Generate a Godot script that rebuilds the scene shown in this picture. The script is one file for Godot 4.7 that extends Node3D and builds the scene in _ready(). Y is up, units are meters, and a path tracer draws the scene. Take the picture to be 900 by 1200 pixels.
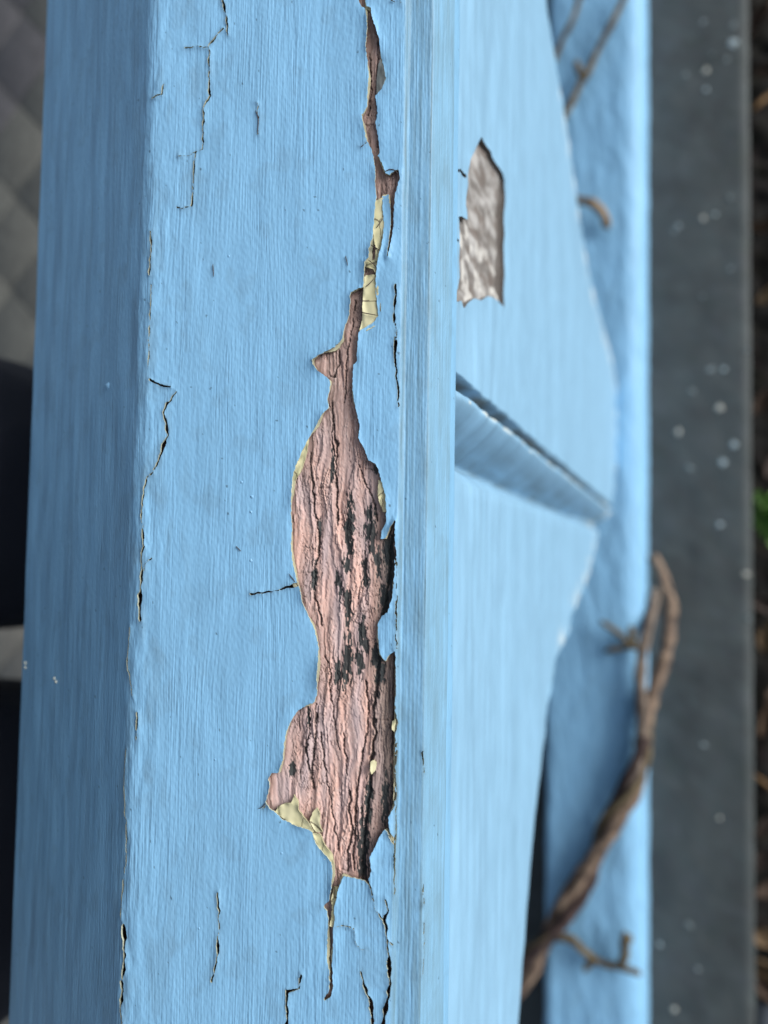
extends Node3D

# Peeling blue balustrade on a stone plinth, seen from above. Metres, y up; z runs along the rail.
# Traced outlines are kept in tenths of a millimetre: u across the rail from its ridge, v along it.
const HOLE := [899, -2294, 901, -2187, 916, -2153, 930, -2148, 937, -2112, 942, -2058, 936, -1989, 944, -1918, 949, -1865, 946, -1806, 944, -1744, 923, -1711, 931, -1675, 942, -1615, 960, -1579, 971, -1550, 983, -1480, 984, -1411, 988, -1377, 982, -1298, 977, -1213, 964, -1163, 965, -1129, 948, -1113, 945, -1065, 942, -1014, 918, -1009, 894, -997, 888, -983, 892, -963, 886, -905, 873, -872, 866, -848, 863, -811, 833, -781, 798, -766, 767, -750, 742, -734, 743, -717, 764, -689, 800, -664, 814, -646, 811, -612, 805, -579, 809, -552, 813, -541, 792, -525, 759, -468, 731, -424, 708, -377, 681, -310, 668, -266, 666, -198, 664, -131, 669, -63, 667, 14, 675, 71, 694, 137, 709, 170, 721, 227, 746, 279, 768, 324, 787, 389, 788, 455, 786, 508, 787, 573, 774, 607, 740, 622, 712, 640, 702, 650, 679, 691, 662, 735, 656, 778, 654, 834, 638, 884, 606, 889, 596, 913, 604, 936, 588, 1002, 606, 1024, 627, 1038, 652, 1062, 712, 1080, 757, 1088, 781, 1099, 785, 1125, 802, 1155, 837, 1184, 857, 1204, 862, 1245, 859, 1299, 850, 1348, 827, 1373, 841, 1390, 848, 1428, 846, 1491, 844, 1564, 855, 1607, 859, 1647, 857, 1679, 834, 1717, 837, 1722, 861, 1707, 873, 1667, 869, 1615, 865, 1574, 870, 1510, 869, 1447, 875, 1415, 868, 1384, 880, 1338, 886, 1297, 905, 1253, 939, 1256, 985, 1261, 1005, 1275, 1019, 1311, 1022, 1304, 1009, 1268, 1002, 1253, 1014, 1220, 1007, 1167, 1026, 1131, 1042, 1091, 1064, 1058, 1078, 1075, 1098, 1108, 1101, 1102, 1084, 1065, 1077, 1034, 1077, 1016, 1096, 970, 1098, 919, 1097, 811, 1095, 706, 1107, 668, 1094, 620, 1093, 579, 1096, 556, 1095, 473, 1090, 393, 1071, 410, 1054, 433, 1034, 411, 1023, 347, 1022, 292, 1035, 269, 1061, 249, 1077, 193, 1083, 128, 1085, 30, 1083, -68, 1086, -104, 1066, -77, 1047, -34, 1027, -28, 1033, -61, 1049, -90, 1049, -133, 1044, -199, 1030, -241, 1013, -298, 1002, -321, 975, -331, 968, -354, 950, -391, 932, -421, 938, -465, 924, -522, 913, -566, 905, -623, 907, -711, 920, -724, 923, -778, 928, -835, 935, -845, 983, -873, 1003, -900, 998, -950, 991, -1002, 993, -1059, 999, -1113, 1015, -1180, 1021, -1261, 1013, -1330, 1012, -1375, 1036, -1380, 1047, -1314, 1045, -1212, 1036, -1135, 1040, -1128, 1055, -1211, 1061, -1313, 1063, -1371, 1070, -1394, 1083, -1437, 1079, -1472, 1062, -1473, 1041, -1458, 1024, -1466, 1010, -1505, 992, -1541, 999, -1548, 995, -1600, 980, -1670, 986, -1715, 978, -1785, 1002, -1807, 1018, -1850, 1011, -1893, 996, -1947, 991, -2010, 973, -2065, 958, -2109, 954, -2145, 937, -2154, 929, -2183, 927, -2290]
const CHIP := [1030, -34, 1037, -38, 1047, -44, 1063, -81, 1056, -103, 1049, -93, 1030, -60]
const CREAM := {
	"strip": [951, -1345, 1015, -1371, 1026, -1329, 1031, -1261, 1025, -1179, 1009, -1112, 1003, -1059, 1001, -1001, 1012, -950, 1016, -896, 993, -859, 932, -828, 918, -819, 928, -842, 938, -896, 940, -953, 939, -1015, 935, -1039, 948, -1065, 990, -1063, 983, -1084, 948, -1099, 954, -1119, 985, -1128, 991, -1165, 980, -1206, 976, -1241, 966, -1269],
	"leftrim": [677, -316, 711, -381, 731, -434, 725, -374, 709, -316, 692, -279, 679, -259, 668, -256, 660, -131, 654, -266],
	"rightrim": [1013, -258, 1030, -248, 1044, -199, 1049, -133, 1035, -133, 1021, -166, 1011, -205],
	"flake1": [624, 1038, 637, 1015, 665, 1002, 689, 997, 699, 967, 717, 992, 721, 1024, 742, 1048, 763, 1065, 784, 1099, 757, 1098, 705, 1090],
	"flake2": [766, 1059, 776, 1025, 792, 1008, 806, 1026, 804, 1065, 818, 1096, 791, 1098, 773, 1077],
	"flake3": [777, 1103, 805, 1103, 826, 1143, 853, 1173, 864, 1210, 844, 1212, 809, 1177],
	"low": [863, 1299, 889, 1296, 884, 1338, 871, 1374, 878, 1415, 869, 1451, 852, 1443, 861, 1379, 857, 1347],
	"spot": [1001, 818, 1014, 811, 1024, 823, 1021, 845, 1008, 866, 1002, 850],
	"bump": [1081, 663, 1097, 652, 1104, 674, 1092, 700, 1082, 691]
}
const CRACKS := [
	{"w": 11, "p": [316, -2341, 318, -2267, 330, -2221, 339, -2190, 345, -2109]},
	{"w": 10, "p": [321, -2141, 280, -2095, 258, -2069]},
	{"w": 10, "p": [258, -2069, 267, -2046, 268, -1998, 267, -1906, 272, -1862, 250, -1817, 245, -1726, 244, -1639]},
	{"w": 8, "p": [258, -2069, 212, -2078, 150, -2078]},
	{"w": 9, "p": [244, -1639, 214, -1628, 172, -1610, 141, -1616]},
	{"w": 9, "p": [214, -1628, 209, -1512, 205, -1397]},
	{"w": 6, "p": [205, -1397, 167, -1392, 140, -1398]},
	{"w": 7, "p": [61, -1937, 55, -1889, 8, -1880]},
	{"w": 10, "p": [23, -1301, 29, -1235, 21, -1120]},
	{"w": 6, "p": [34, -1079, 33, -982, 30, -838, 30, -730]},
	{"w": 8, "p": [36, -676, 83, -650, 133, -645]},
	{"w": 8, "p": [160, -626, 145, -602, 123, -574]},
	{"w": 18, "p": [120, -574, 105, -543, 114, -504, 127, -443]},
	{"w": 12, "p": [127, -443, 109, -408, 96, -348, 67, -303]},
	{"w": 8, "p": [67, -292, 37, -268, 28, -215, 22, -162]},
	{"w": 7, "p": [22, -162, 16, -116, 29, -56]},
	{"w": 11, "p": [29, -56, 35, 14, 21, 59, 26, 91]},
	{"w": 21, "p": [27, 98, 28, 154, 19, 224]},
	{"w": 18, "p": [19, 224, 26, 317]},
	{"w": 7, "p": [27, 126, 49, 83, 71, 65]},
	{"w": 7, "p": [-29, 348, -33, 394, -41, 500, 2, 630]},
	{"w": 17, "p": [24, 694, 29, 735, 26, 762]},
	{"w": 7, "p": [26, 762, 27, 796]},
	{"w": 7, "p": [-33, 846, -40, 954, -22, 1118, -7, 1128, -15, 1222, -10, 1298]},
	{"w": 9, "p": [-10, 1298, -27, 1368, -31, 1525]},
	{"w": 25, "p": [-15, 1546, -4, 1609, -9, 1635]},
	{"w": 23, "p": [-1, 1651, 1, 1694, -9, 1748]},
	{"w": 25, "p": [-15, 1771, -5, 1803, -16, 1864]},
	{"w": 16, "p": [-15, 1871, -3, 1942, -12, 2029]},
	{"w": 10, "p": [399, 1367, 406, 1494, 403, 1631]},
	{"w": 10, "p": [403, 1631, 389, 1659, 383, 1709]},
	{"w": 15, "p": [501, 196, 561, 188, 621, 179]},
	{"w": 26, "p": [621, 179, 649, 169, 695, 157]},
	{"w": 9, "p": [1072, -1021, 1070, -930, 1064, -873, 1078, -839, 1076, -729]},
	{"w": 8, "p": [1071, -839, 1074, -695, 1088, -605, 1089, -538]},
	{"w": 6, "p": [1016, 1302, 1030, 1366, 1063, 1394]},
	{"w": 12, "p": [1069, 1324, 1076, 1361, 1066, 1393, 1074, 1442, 1081, 1516]},
	{"w": 17, "p": [1081, 1516, 1089, 1577, 1087, 1670, 1075, 1721, 1063, 1791, 1058, 1869]},
	{"w": 16, "p": [978, 1601, 995, 1651, 1019, 1698, 1027, 1796, 1025, 1873]},
	{"w": 11, "p": [744, 1637, 735, 1689, 691, 1707]},
	{"w": 16, "p": [691, 1707, 693, 1764, 688, 1844, 683, 1924]},
	{"w": 12, "p": [1074, 1474, 1090, 1475, 1103, 1483]},
	{"w": 5, "p": [876, 1447, 909, 1433, 949, 1441]},
	{"w": 5, "p": [949, 1441, 956, 1488, 977, 1516, 1000, 1511]},
	{"w": 6, "p": [1087, -2, 1094, 193, 1093, 386]},
	{"w": 6, "p": [1099, 738, 1102, 960, 1104, 1274]},
	{"w": 7, "p": [1074, 1076, 1098, 1118, 1104, 1306]},
	{"w": 5, "p": [483, -1803, 489, -1738, 487, -1677]},
	{"w": 6, "p": [1067, -2234, 1075, -2149]},
	{"w": 5, "p": [575, 1033, 588, 1009]},
	{"w": 6, "p": [1212, 771, 1220, 853]},
	{"w": 6, "p": [1224, 1266, 1220, 1343]},
	{"w": 6, "p": [1228, 1409, 1236, 1481, 1227, 1596]},
	{"w": 6, "p": [922, -1582, 953, -1600]}
]
const FISSURES := [
	{"w": 14, "p": [1083, -94, 1068, -2, 1060, 128, 1042, 259, 1030, 389, 1019, 519, 1004, 622, 1012, 712, 1001, 825, 996, 905, 981, 1033, 977, 1161, 979, 1268]},
	{"w": 8, "p": [916, 943, 918, 1017, 929, 1086, 914, 1167, 909, 1247]},
	{"w": 8, "p": [740, 625, 751, 680, 752, 735, 736, 795, 752, 859, 770, 939]},
	{"w": 7, "p": [774, 613, 776, 695, 771, 793, 760, 907]},
	{"w": 8, "p": [819, -568, 825, -467, 840, -399, 838, -315, 840, -232, 849, -132, 846, -82]},
	{"w": 6, "p": [810, -670, 828, -670, 841, -720, 843, -771]},
	{"w": 6, "p": [736, -367, 734, -299, 746, -232, 752, -131, 766, -91, 775, 2, 756, 103, 759, 202, 780, 251, 795, 317]},
	{"w": 4, "p": [805, -569, 820, -517, 818, -433, 831, -332]},
	{"w": 6, "p": [934, -315, 949, -265, 973, -215, 998, -166, 1006, -100]},
	{"w": 4, "p": [811, 431, 833, 496, 828, 561, 851, 690, 873, 786]},
	{"w": 4, "p": [885, 720, 893, 784, 902, 880]},
	{"w": 7, "p": [973, 521, 984, 617, 979, 714, 955, 844, 944, 973, 939, 1101, 938, 1228]},
	{"w": 4, "p": [797, 726, 813, 854, 835, 950, 851, 1045, 877, 1170]},
	{"w": 6, "p": [972, -2107, 982, -1966, 977, -1827, 983, -1687, 991, -1583]},
	{"w": 5, "p": [947, -1970, 956, -1829, 944, -1726]},
	{"w": 4, "p": [902, -972, 900, -870, 884, -803, 872, -702, 868, -567]}
]
const MOULD_SPOTS := [898, -66, 18, 122, 890, 67, 14, 32, 983, -60, 22, 58, 991, 9, 14, 29, 966, 131, 13, 36, 962, 82, 11, 50, 900, 241, 14, 68, 892, 198, 11, 43, 956, 334, 16, 50, 974, 391, 11, 29, 900, 434, 18, 94, 888, 493, 14, 50, 948, 444, 18, 50, 1025, 476, 18, 72, 1008, 422, 14, 43, 757, 129, 11, 58, 777, -58, 6, 43, 1051, -2, 18, 101, 1066, 96, 18, 108, 1044, 210, 22, 72, 1070, 161, 14, 72, 1012, 64, 11, 50, 1092, 515, 11, 108, 1092, 707, 13, 108, 1088, 898, 14, 108, 850, 134, 9, 29, 865, 166, 7, 50, 747, 664, 9, 36, 683, 880, 13, 36, 780, 1228, 7, 22, 897, -92, 14, 50, 978, -126, 18, 29, 861, 494, 11, 50, 1002, -304, 14, 22, 1056, 964, 14, 86, 991, 985, 14, 94, 976, 1129, 22, 108, 975, 1230, 22, 50, 1030, 389, 11, 94, 824, -315, 7, 72]
const PATCH := [3630, -2089, 3792, -2105, 3988, -2117, 4180, -2126, 4205, -2062, 4190, -1869, 4197, -1682, 4181, -1502, 4186, -1375, 4057, -1379, 3822, -1328, 3680, -1260, 3546, -1227, 3422, -1167, 3349, -1116, 3319, -1146, 3168, -1088, 3219, -1162, 3272, -1239, 3268, -1337, 3250, -1449, 3233, -1506, 3303, -1536, 3392, -1556, 3359, -1616, 3415, -1745, 3398, -1779, 3425, -1868, 3518, -1952]
const PATCH_CRACKS := [
	{"w": 27, "p": [3157, -1703, 3252, -1730, 3368, -1761]},
	{"w": 18, "p": [3143, -1379, 3238, -1393]},
	{"w": 22, "p": [3167, -1126, 3170, -1050]},
	{"w": 7, "p": [4411, -2208, 4343, -2088]}
]
const BOARD_EDGE := [5526, -4542, 5539, -4151, 6043, -3928, 6685, -3772, 7404, -3384, 8352, -3034, 9243, -2926, 10576, -2859, 11390, -2755, 12004, -2567, 12011, -2169, 12018, -1772, 12025, -1377, 11573, -881, 11015, -537, 10385, -370, 9715, -207, 9315, -45, 8773, 228, 8137, 410, 7715, 517, 7213, 605, 6990, 780, 6336, 887, 6119, 1062, 5917, 1224, 5659, 1548, 5390, 1893, 5207, 2174, 4885, 2949, 4737, 3221]

const VINE_STEM := [-2731, 2350, 7289, -2211, 2620, 6382, -1816, 2680, 5700, -1440, 2680, 5064, -1194, 2680, 4521, -1010, 2700, 4050, -769, 2700, 3582, -625, 2700, 3130, -531, 2680, 2691, -391, 2620, 2317, -287, 2500, 1954, -217, 2400, 1585, -219, 2250, 1155, -271, 2100, 780, -372, 2000, 458, -478, 1850, 35]
const VINE_STRAND := [-765, 2750, 3566, -611, 2750, 3116, -553, 2720, 2684, -566, 2700, 2256, -591, 2680, 1825, -545, 2640, 1413, -491, 2500, 1184, -438, 2280, 905, -383, 2070, 588]
const VINE_TWIG := [-568, 2660, 1425, -711, 2680, 1419, -857, 2680, 1276, -1015, 2700, 1156, -1163, 2700, 1074]
const VINE_FORK := [-699, 2680, 1418, -895, 2660, 1471, -1106, 2640, 1525]
const VINE_BUD := [-676, 2660, 1406, -699, 2680, 1254, -734, 2700, 1115]
const LOW_TWIG := [-1879, 2680, 5877, -1585, 2700, 5833, -1375, 2680, 5987, -1131, 2660, 6106, -890, 2650, 6108, -710, 2660, 6125, -567, 2680, 6144]
const LOW_SPUR := [-1192, 2660, 6069, -1315, 2660, 6170, -1386, 2680, 6287]
const LOW_BUD := [-877, 2660, 6100, -791, 2700, 5892, -801, 2720, 5738, -716, 2760, 5581]
const LOW_TIP := [-789, 2720, 5760, -810, 2760, 5624, -784, 2800, 5516]
const TOP_TWIG := [-649, 2750, -8852, -993, 2700, -8227, -1225, 2680, -7816, -1383, 2660, -7505, -1461, 2660, -7398, -1594, 2640, -7160, -1862, 2620, -6695]
const TOP_SPUR := [-1434, 2670, -7427, -1509, 2700, -7565, -1544, 2740, -7714]
const TOP_THIN := [-1377, 2750, -9054, -1592, 2700, -8448, -1756, 2660, -8165, -2017, 2620, -7615]
const STUB := [-1644, 2620, -5545, -1454, 2660, -5469, -1296, 2680, -5381, -1168, 2680, -5266, -1093, 2660, -5129, -1081, 2640, -4974]
const SOIL_TWIG := [1083, 120, 3780, 1197, 160, 3826, 1314, 140, 3916, 1522, 100, 4069]
const SOIL_TWIG_TOP := [1139, 140, -7788, 1272, 180, -7877, 1410, 140, -7993, 1615, 100, -8111]
const STONE_SPOTS := [334, -8690, 779, -8521, 460, -8126, 675, -7976, 369, -7860, 368, -7544, 58, -7857, 777, -8237, 714, -5680, 500, -5447, 322, -5403, -52, -5331, -118, -5255, 721, -4523, 305, -4126, 414, -2919, 614, -2905, 147, -2577, 756, -1696, 595, -1416, 105, -1333, -60, -1934, 541, -427, -322, 227, 914, 343, 549, -2291, 947, -3193, 304, 3038, 946, 1030, 520, 4141, 73, 5850, -355, 6237, 206, 6498, -142, 7187]
const LEAF_SPOTS := [1220, 840, 1255, 1390, 1314, 2395, 1298, 2783, 1218, 5096, 1183, 6422, 1168, 6845, 1229, 7235, 1294, -8478, 1369, -5598, 1229, -2620, 1314, -1504, 1246, -9330, 1235, 4499, 1278, 5620, 1321, -4485]
const FIBRES := [
	[-1137, 11836, -1183, -1113, 11831, -1168, -1086, 11827, -1146, -1062, 11822, -1124],
	[-1170, 11841, -916, -1139, 11836, -908, -1099, 11829, -899],
	[-1154, 11839, -1014, -1134, 11835, -1030, -1118, 11832, -1049],
	[-1114, 11832, -1247, -1098, 11829, -1269, -1088, 11827, -1286],
	[-1143, 11837, -1122, -1122, 11833, -1104, -1105, 11830, -1082],
	[-1071, 11824, -2166, -1054, 11821, -2156],
	[-1030, 11817, -1452, -1044, 11819, -1473, -1067, 11823, -1479, -1087, 11827, -1467],
	[-1391, 11881, 170, -1427, 11887, 125, -1441, 11889, 111],
	[-1620, 11921, -1775, -1608, 11919, -1738, -1610, 11919, -1674],
	[-1510, 11902, 1002, -1527, 11905, 1023, -1541, 11907, 1028],
	[-1083, 11826, -133, -1070, 11824, -166, -1077, 11825, -189],
	[-1181, 11843, -1579, -1168, 11841, -1588, -1154, 11839, -1597],
	[-1235, 11853, -1145, -1224, 11851, -1103],
	[-1787, 11951, -1146, -1782, 11950, -1092],
	[-1658, 11928, 8, -1636, 11924, 28]
]
const BLISTERS := [-1600, 11911, -191, 6, -1602, 11912, -130, 4, -1597, 11911, 64, 7, -1577, 11907, 23, 5, -1567, 11905, 6, 4, -2370, 11879, -695, 12, -1857, 11957, 542, 4, -1910, 11966, 363, 4, -1775, 11942, 1514, 4, -1764, 11940, 1414, 4, -1445, 11884, 1192, 4, -1644, 11919, -249, 4, -1723, 11933, -1177, 4, -1607, 11913, -1961, 4, -1557, 11904, -1847, 5, -1543, 11901, -1856, 4, -1611, 11913, 58, 4, -1726, 11934, 854, 4, -1886, 11962, 1764, 5]
const WHITE_DROPS := [-3151, 11550, 629, 5, -3149, 11551, 651, 4, -2806, 11696, 658, 5, -2787, 11704, 671, 5]
const GREY_CURL := [981, -1785, 1002, -1807, 1018, -1850, 1011, -1893, 996, -1936, 986, -1913, 980, -1854]

# ridge section of the handrail: (x, y) corners and how far along the section they lie
const CORNERS: Array[Vector2] = [Vector2(-0.314, 1.073), Vector2(-0.3209, 1.1525), Vector2(-0.209, 1.2), Vector2(-0.1009, 1.1809), Vector2(-0.1005, 1.1787), Vector2(-0.0911, 1.1764), Vector2(-0.0873, 1.1609), Vector2(-0.0877, 1.1505), Vector2(-0.13, 1.149), Vector2(-0.16, 1.12), Vector2(-0.314, 1.073)]
const BLUE := Color(0.212, 0.44, 0.675)
const CREAM_PAINT := Color(0.6, 0.57, 0.37)
const CAP := 0.006

var soft := FastNoiseLite.new()      # value-like fbm
var fine := FastNoiseLite.new()
var plates := FastNoiseLite.new()
var along: Array[float] = []         # distance of every corner
var rng := RandomNumberGenerator.new()
var used := {}


func _ready() -> void:
	rng.seed = 7
	# --- camera, sky, sun, exposure
	var cam := Camera3D.new()
	cam.name = "camera"
	cam.transform = Transform3D(Basis(Vector3(0.929244, -0.369134, -0.015674), Vector3(0.002425, 0.048515, -0.99882), Vector3(0.369459, 0.928109, 0.045977)).orthonormalized(), Vector3(0, 1.45, 0))
	cam.fov = rad_to_deg(2.0 * atan(600.0 / 880.0))
	cam.near = 0.02
	cam.far = 200.0
	var lens := CameraAttributesPhysical.new()
	lens.frustum_focal_length = 26.0
	lens.exposure_aperture = 26.0 / 6.0
	lens.frustum_focus_distance = 0.297
	lens.frustum_near = 0.02
	lens.frustum_far = 200.0
	cam.attributes = lens
	add_child(cam)
	cam.fov = rad_to_deg(2.0 * atan(600.0 / 880.0))
	var sky_look := ProceduralSkyMaterial.new()
	sky_look.sky_top_color = Color(0.35, 0.375, 0.41)
	sky_look.sky_horizon_color = Color(0.34, 0.365, 0.395)
	sky_look.sky_curve = 0.2
	sky_look.ground_bottom_color = Color(0.2, 0.2, 0.2)
	sky_look.ground_horizon_color = Color(0.3, 0.3, 0.3)
	var sky := Sky.new()
	sky.sky_material = sky_look
	var e := Environment.new()
	e.background_mode = Environment.BG_SKY
	e.sky = sky
	e.tonemap_mode = Environment.TONE_MAPPER_LINEAR
	e.tonemap_exposure = 2.85
	e.sdfgi_enabled = true
	e.ssao_enabled = true
	e.ssil_enabled = true
	var around := WorldEnvironment.new()
	around.name = "surroundings"
	around.environment = e
	add_child(around)
	var sun := DirectionalLight3D.new()
	sun.name = "sun"
	sun.light_energy = 0.5
	sun.light_color = Color(1.0, 0.985, 0.96)
	sun.light_angular_distance = 36.0
	sun.shadow_enabled = true
	add_child(sun)
	sun.look_at_from_position(Vector3(0.88, 0.31, -0.38), Vector3.ZERO)

	soft.noise_type = FastNoiseLite.TYPE_SIMPLEX_SMOOTH
	soft.frequency = 1.0
	soft.seed = 3
	soft.fractal_type = FastNoiseLite.FRACTAL_FBM
	soft.fractal_octaves = 3
	fine.noise_type = FastNoiseLite.TYPE_SIMPLEX_SMOOTH
	fine.frequency = 1.0
	fine.seed = 11
	fine.fractal_type = FastNoiseLite.FRACTAL_NONE
	plates.noise_type = FastNoiseLite.TYPE_CELLULAR
	plates.frequency = 1.0
	plates.seed = 5
	plates.cellular_return_type = FastNoiseLite.RETURN_DISTANCE2_SUB
	plates.fractal_type = FastNoiseLite.FRACTAL_NONE

	build_ground()
	build_porch_floor()
	build_plinth()
	build_balustrade()
	build_vine()
	build_litter()
	build_person()


# ------------------------------------------------------------------ naming
func numbered(called: String) -> String:
	used[called] = used.get(called, -1) + 1
	return called if used[called] == 0 else "%s_%03d" % [called, used[called]]


func put(called: String, mesh: Mesh, look: Material, parent: Node = self) -> MeshInstance3D:
	var o := MeshInstance3D.new()
	o.name = numbered(called) if parent == self else called
	o.mesh = mesh
	o.material_override = look
	o.cast_shadow = GeometryInstance3D.SHADOW_CASTING_SETTING_ON
	parent.add_child(o, true)
	return o


func base(called: String, at: Vector3) -> Node3D:
	var o := Node3D.new()
	o.name = numbered(called)
	o.position = at
	add_child(o, true)
	return o


func tag(o: Node, label: String, category: String, group := "") -> void:
	o.set_meta("label", label)
	o.set_meta("category", category)
	if group:
		o.set_meta("group", group)


func structure(o: Node, label: String) -> void:
	o.set_meta("kind", "structure")
	o.set_meta("label", label)
	o.set_meta("category", "ground")


func matte(color: Color, rough := 0.9) -> StandardMaterial3D:
	var m := StandardMaterial3D.new()
	m.albedo_color = color.linear_to_srgb()
	m.roughness = rough
	return m


func tinted(rough: float) -> StandardMaterial3D:
	var m := StandardMaterial3D.new()
	m.vertex_color_use_as_albedo = true
	m.roughness = rough
	return m


# ------------------------------------------------------------------ outlines as distances
func steps(list: Array) -> PackedFloat32Array:      # [from, step, to, step, to ...]
	var a := PackedFloat32Array()
	var x: float = list[0]
	for k in range(1, list.size(), 2):
		var step: float = list[k]
		var to: float = list[k + 1]
		var n := int(ceil((to - x) / step - 0.001))
		for i in n:
			a.append(x + (to - x) * i / n)
		x = to
	a.append(x)
	return a


func points(list: Array) -> PackedVector2Array:
	var p := PackedVector2Array()
	for k in range(0, list.size(), 2):
		p.append(Vector2(list[k], list[k + 1]) * 0.0001)
	return p


func filled(us: PackedFloat32Array, vs: PackedFloat32Array, value: float) -> PackedFloat32Array:
	var s := PackedFloat32Array()
	s.resize(us.size() * vs.size())
	s.fill(value)
	return s


# signed distance to a closed outline, positive inside, never beyond cap
func inside_of(p: PackedVector2Array, us: PackedFloat32Array, vs: PackedFloat32Array, cap := CAP) -> PackedFloat32Array:
	var s := filled(us, vs, -cap)
	var n := p.size()
	var w := us.size()
	var lo := Vector2(9, 9)
	var hi := Vector2(-9, -9)
	for q in p:
		lo = lo.min(q)
		hi = hi.max(q)
	for j in vs.size():
		var v := vs[j]
		if v < lo.y - cap or v > hi.y + cap:
			continue
		var near := PackedInt32Array()
		var cuts := PackedFloat32Array()
		for k in n:
			var a := p[k]
			var b := p[(k + 1) % n]
			if minf(a.y, b.y) - cap < v and maxf(a.y, b.y) + cap > v:
				near.append(k)
			if (a.y > v) != (b.y > v):
				cuts.append(a.x + (b.x - a.x) * (v - a.y) / (b.y - a.y))
		cuts.sort()
		for i in w:
			var u := us[i]
			if u < lo.x - cap or u > hi.x + cap:
				continue
			var odd := false
			for c in cuts:
				if c < u:
					odd = not odd
			var d := cap * cap
			for k in near:
				var a := p[k]
				var b := p[(k + 1) % n]
				if (a.x > u + cap and b.x > u + cap) or (a.x < u - cap and b.x < u - cap):
					continue
				var ab := b - a
				var aq := Vector2(u, v) - a
				var t := clampf(aq.dot(ab) / maxf(ab.length_squared(), 1e-12), 0.0, 1.0)
				d = minf(d, (aq - ab * t).length_squared())
			s[j * w + i] = sqrt(d) if odd else -sqrt(d)
	return s


# distance to the nearest crack's side, negative within the crack
func beside_cracks(list: Array, us: PackedFloat32Array, vs: PackedFloat32Array, ragged := 0.0004, cap := CAP) -> PackedFloat32Array:
	var s := filled(us, vs, cap)
	var w := us.size()
	var h := vs.size()
	for c in list:
		var p := points(c.p)
		var half: float = c.w * 0.00005
		for k in p.size() - 1:
			var a := p[k]
			var b := p[k + 1]
			var reach := cap * 0.6
			var j0 := maxi(vs.bsearch(minf(a.y, b.y) - reach), 0)
			var j1 := mini(vs.bsearch(maxf(a.y, b.y) + reach), h - 1)
			var i0 := maxi(us.bsearch(minf(a.x, b.x) - reach), 0)
			var i1 := mini(us.bsearch(maxf(a.x, b.x) + reach), w - 1)
			var ab := b - a
			for j in range(j0, j1 + 1):
				for i in range(i0, i1 + 1):
					var q := Vector2(us[i], vs[j])
					q += Vector2(soft.get_noise_2d(q.y * 190.0, q.x * 160.0), soft.get_noise_2d(q.y * 260.0 + 50.0, q.x * 200.0)) * ragged * 1.6
					var aq := q - a
					var t := clampf(aq.dot(ab) / maxf(ab.length_squared(), 1e-12), 0.0, 1.0)
					var taper := half * (0.75 + 0.55 * fine.get_noise_2d(q.y * 200.0, 7.0)) + ragged * 0.35 * fine.get_noise_2d(q.y * 900.0, q.x * 700.0)
					var d := (aq - ab * t).length() - taper
					if d < s[j * w + i]:
						s[j * w + i] = d
	return s


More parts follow.
